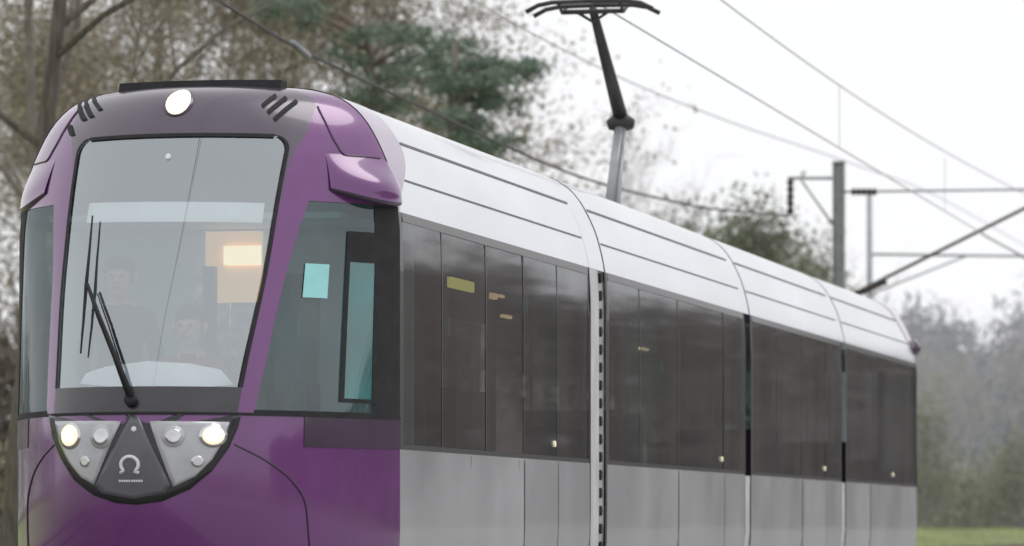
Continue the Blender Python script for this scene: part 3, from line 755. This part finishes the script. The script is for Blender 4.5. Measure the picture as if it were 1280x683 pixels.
# olive trees and bare scrub behind the middle of the tram
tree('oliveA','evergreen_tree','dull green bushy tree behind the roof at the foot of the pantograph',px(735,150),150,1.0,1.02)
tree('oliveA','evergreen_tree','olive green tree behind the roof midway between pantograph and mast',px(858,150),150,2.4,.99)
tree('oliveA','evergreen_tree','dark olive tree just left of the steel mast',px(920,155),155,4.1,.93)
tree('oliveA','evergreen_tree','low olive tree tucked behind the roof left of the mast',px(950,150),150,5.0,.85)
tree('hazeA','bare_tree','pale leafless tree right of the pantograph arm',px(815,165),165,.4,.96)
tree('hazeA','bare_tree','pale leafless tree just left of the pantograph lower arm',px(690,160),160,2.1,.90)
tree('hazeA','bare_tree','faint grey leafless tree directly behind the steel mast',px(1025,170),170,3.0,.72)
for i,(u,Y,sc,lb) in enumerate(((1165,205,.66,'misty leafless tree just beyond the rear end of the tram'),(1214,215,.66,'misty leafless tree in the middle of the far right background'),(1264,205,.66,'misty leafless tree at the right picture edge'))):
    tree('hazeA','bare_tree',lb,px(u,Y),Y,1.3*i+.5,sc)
def wood(name,label,path,top,n,sz,mat,seed,depth=14,asp=.12,up=1.2,sp=(.35,.55)):
    r=random.Random(seed); mb=MB()
    for i in range(n):
        t=r.random(); k=t*(len(path)-1); j=min(len(path)-2,int(k)); f=k-j
        x=path[j][0]+(path[j+1][0]-path[j][0])*f; y=path[j][1]+(path[j+1][1]-path[j][1])*f
        H=top*(.82+.10*math.sin(t*47)+.08*math.sin(t*131+1)+.05*math.sin(t*311))
        z=H*(r.random()**.8); dd=r.uniform(-.5,.5)*depth
        leaves(mb,r,[Vector((x+r.uniform(-1,1),y+dd,z))],5,sp,sz,asp,up)
    o=mb.build(name,M[mat]); tag(o,label,'wood',None,'stuff'); return o
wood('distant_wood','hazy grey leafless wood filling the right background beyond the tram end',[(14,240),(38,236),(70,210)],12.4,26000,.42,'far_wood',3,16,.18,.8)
wood('near_wood','brown belt of scrub far to the right of the track',[(34,150),(55,135),(80,110),(95,80),(102,45),(104,15)],11.0,14000,.6,'near_wood',4,8,.2,1.6)
def bush(label,u,Y,H,Wd,mat,seed,z0=0,n=60,sz=.12):
    r=random.Random(seed); root=empty('bush',label,'bush',(px(u,Y),Y,z0)); st=MB(); fo=MB()
    for i in range(30):
        a=r.uniform(0,2*PI); q=Vector((math.cos(a)*Wd*r.uniform(.1,1),math.sin(a)*Wd*.6*r.uniform(.1,1),H*r.uniform(.2,1)))
        q.z*=1-.5*(abs(q.x)/Wd)**2
        st.tube([(q.x*.15,q.y*.15,0),(q.x*.6,q.y*.6,q.z*.55),tuple(q)],[.05,.03,.012],4)
        leaves(fo,r,[q,q*.75,Vector((q.x*.8,q.y*.8,q.z*.45))],n,(Wd*.18,H*.12),sz,.3,.4)
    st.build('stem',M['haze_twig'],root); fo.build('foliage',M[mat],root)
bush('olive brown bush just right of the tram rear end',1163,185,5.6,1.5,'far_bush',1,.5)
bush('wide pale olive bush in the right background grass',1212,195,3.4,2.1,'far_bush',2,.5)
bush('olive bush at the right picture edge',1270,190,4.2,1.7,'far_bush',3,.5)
bush('brown undergrowth at the foot of the leftmost trunk',-2,64,1.6,.7,'autumn',4)
wood('left_wood','brown leafless undergrowth behind the left side of the tram',[(-70,70),(-45,100),(-22,130),(-8,140),(-2,150)],8.5,14000,.40,'twig',9,10,.13,1.0)
# grass tufts on the bank
r=random.Random(77); gb=MB()
for i in range(8000):
    x=-r.uniform(6.8,34); s=r.uniform(95,200); p=to_world((x,s,bank_h(x,s)))
    leaves(gb,r,[p],2,(.15,.02),.06,.2,2.0)
tag(gb.build('grass',M['blade']),'green grass tufts on the bank right of the tram rear end','grass',None,'stuff')

# ------------------------------------------------------------------ light, world, camera
SUN_AZ,SUN_EL=70,60
w=bpy.data.worlds.new('World'); S.world=w; w.use_nodes=True; nt=w.node_tree; N=nt.nodes
bg=N['Background']; bg.inputs['Strength'].default_value=.1
sky=N.new('ShaderNodeTexSky'); sky.sky_type='NISHITA'; sky.sun_disc=False; sky.sun_elevation=math.radians(SUN_EL); sky.sun_rotation=math.radians(SUN_AZ)
hs=N.new('ShaderNodeHueSaturation'); hs.inputs['Saturation'].default_value=.12
mx=N.new('ShaderNodeMixRGB'); mx.inputs[0].default_value=.86; mx.inputs[2].default_value=(10.6,10.65,10.85,1)
nt.links.new(sky.outputs[0],hs.inputs['Color']); nt.links.new(hs.outputs[0],mx.inputs[1]); nt.links.new(mx.outputs[0],bg.inputs['Color'])
sd=bpy.data.lights.new('sun','SUN'); sd.energy=.85; sd.angle=math.radians(30); sd.color=(1,.97,.93)
so=link(bpy.data.objects.new('sun',sd)); az=math.radians(SUN_AZ); el=math.radians(SUN_EL)
dirv=Vector((math.sin(az)*math.cos(el),math.cos(az)*math.cos(el),math.sin(el)))
so.rotation_euler=(-dirv).to_track_quat('-Z','Y').to_euler()
cd=bpy.data.cameras.new('camera'); cam=link(bpy.data.objects.new('camera',cd)); cam.location=(0,0,CAMH); cam.rotation_euler=(PI/2,0,0)
cd.sensor_width=36; cd.lens=36*FPX/1280; cd.shift_y=(HORZ-341.5)/1280; cd.clip_start=.5; cd.clip_end=3000
cd.dof.use_dof=True; cd.dof.focus_distance=30.5; cd.dof.aperture_fstop=2.8
S.camera=cam
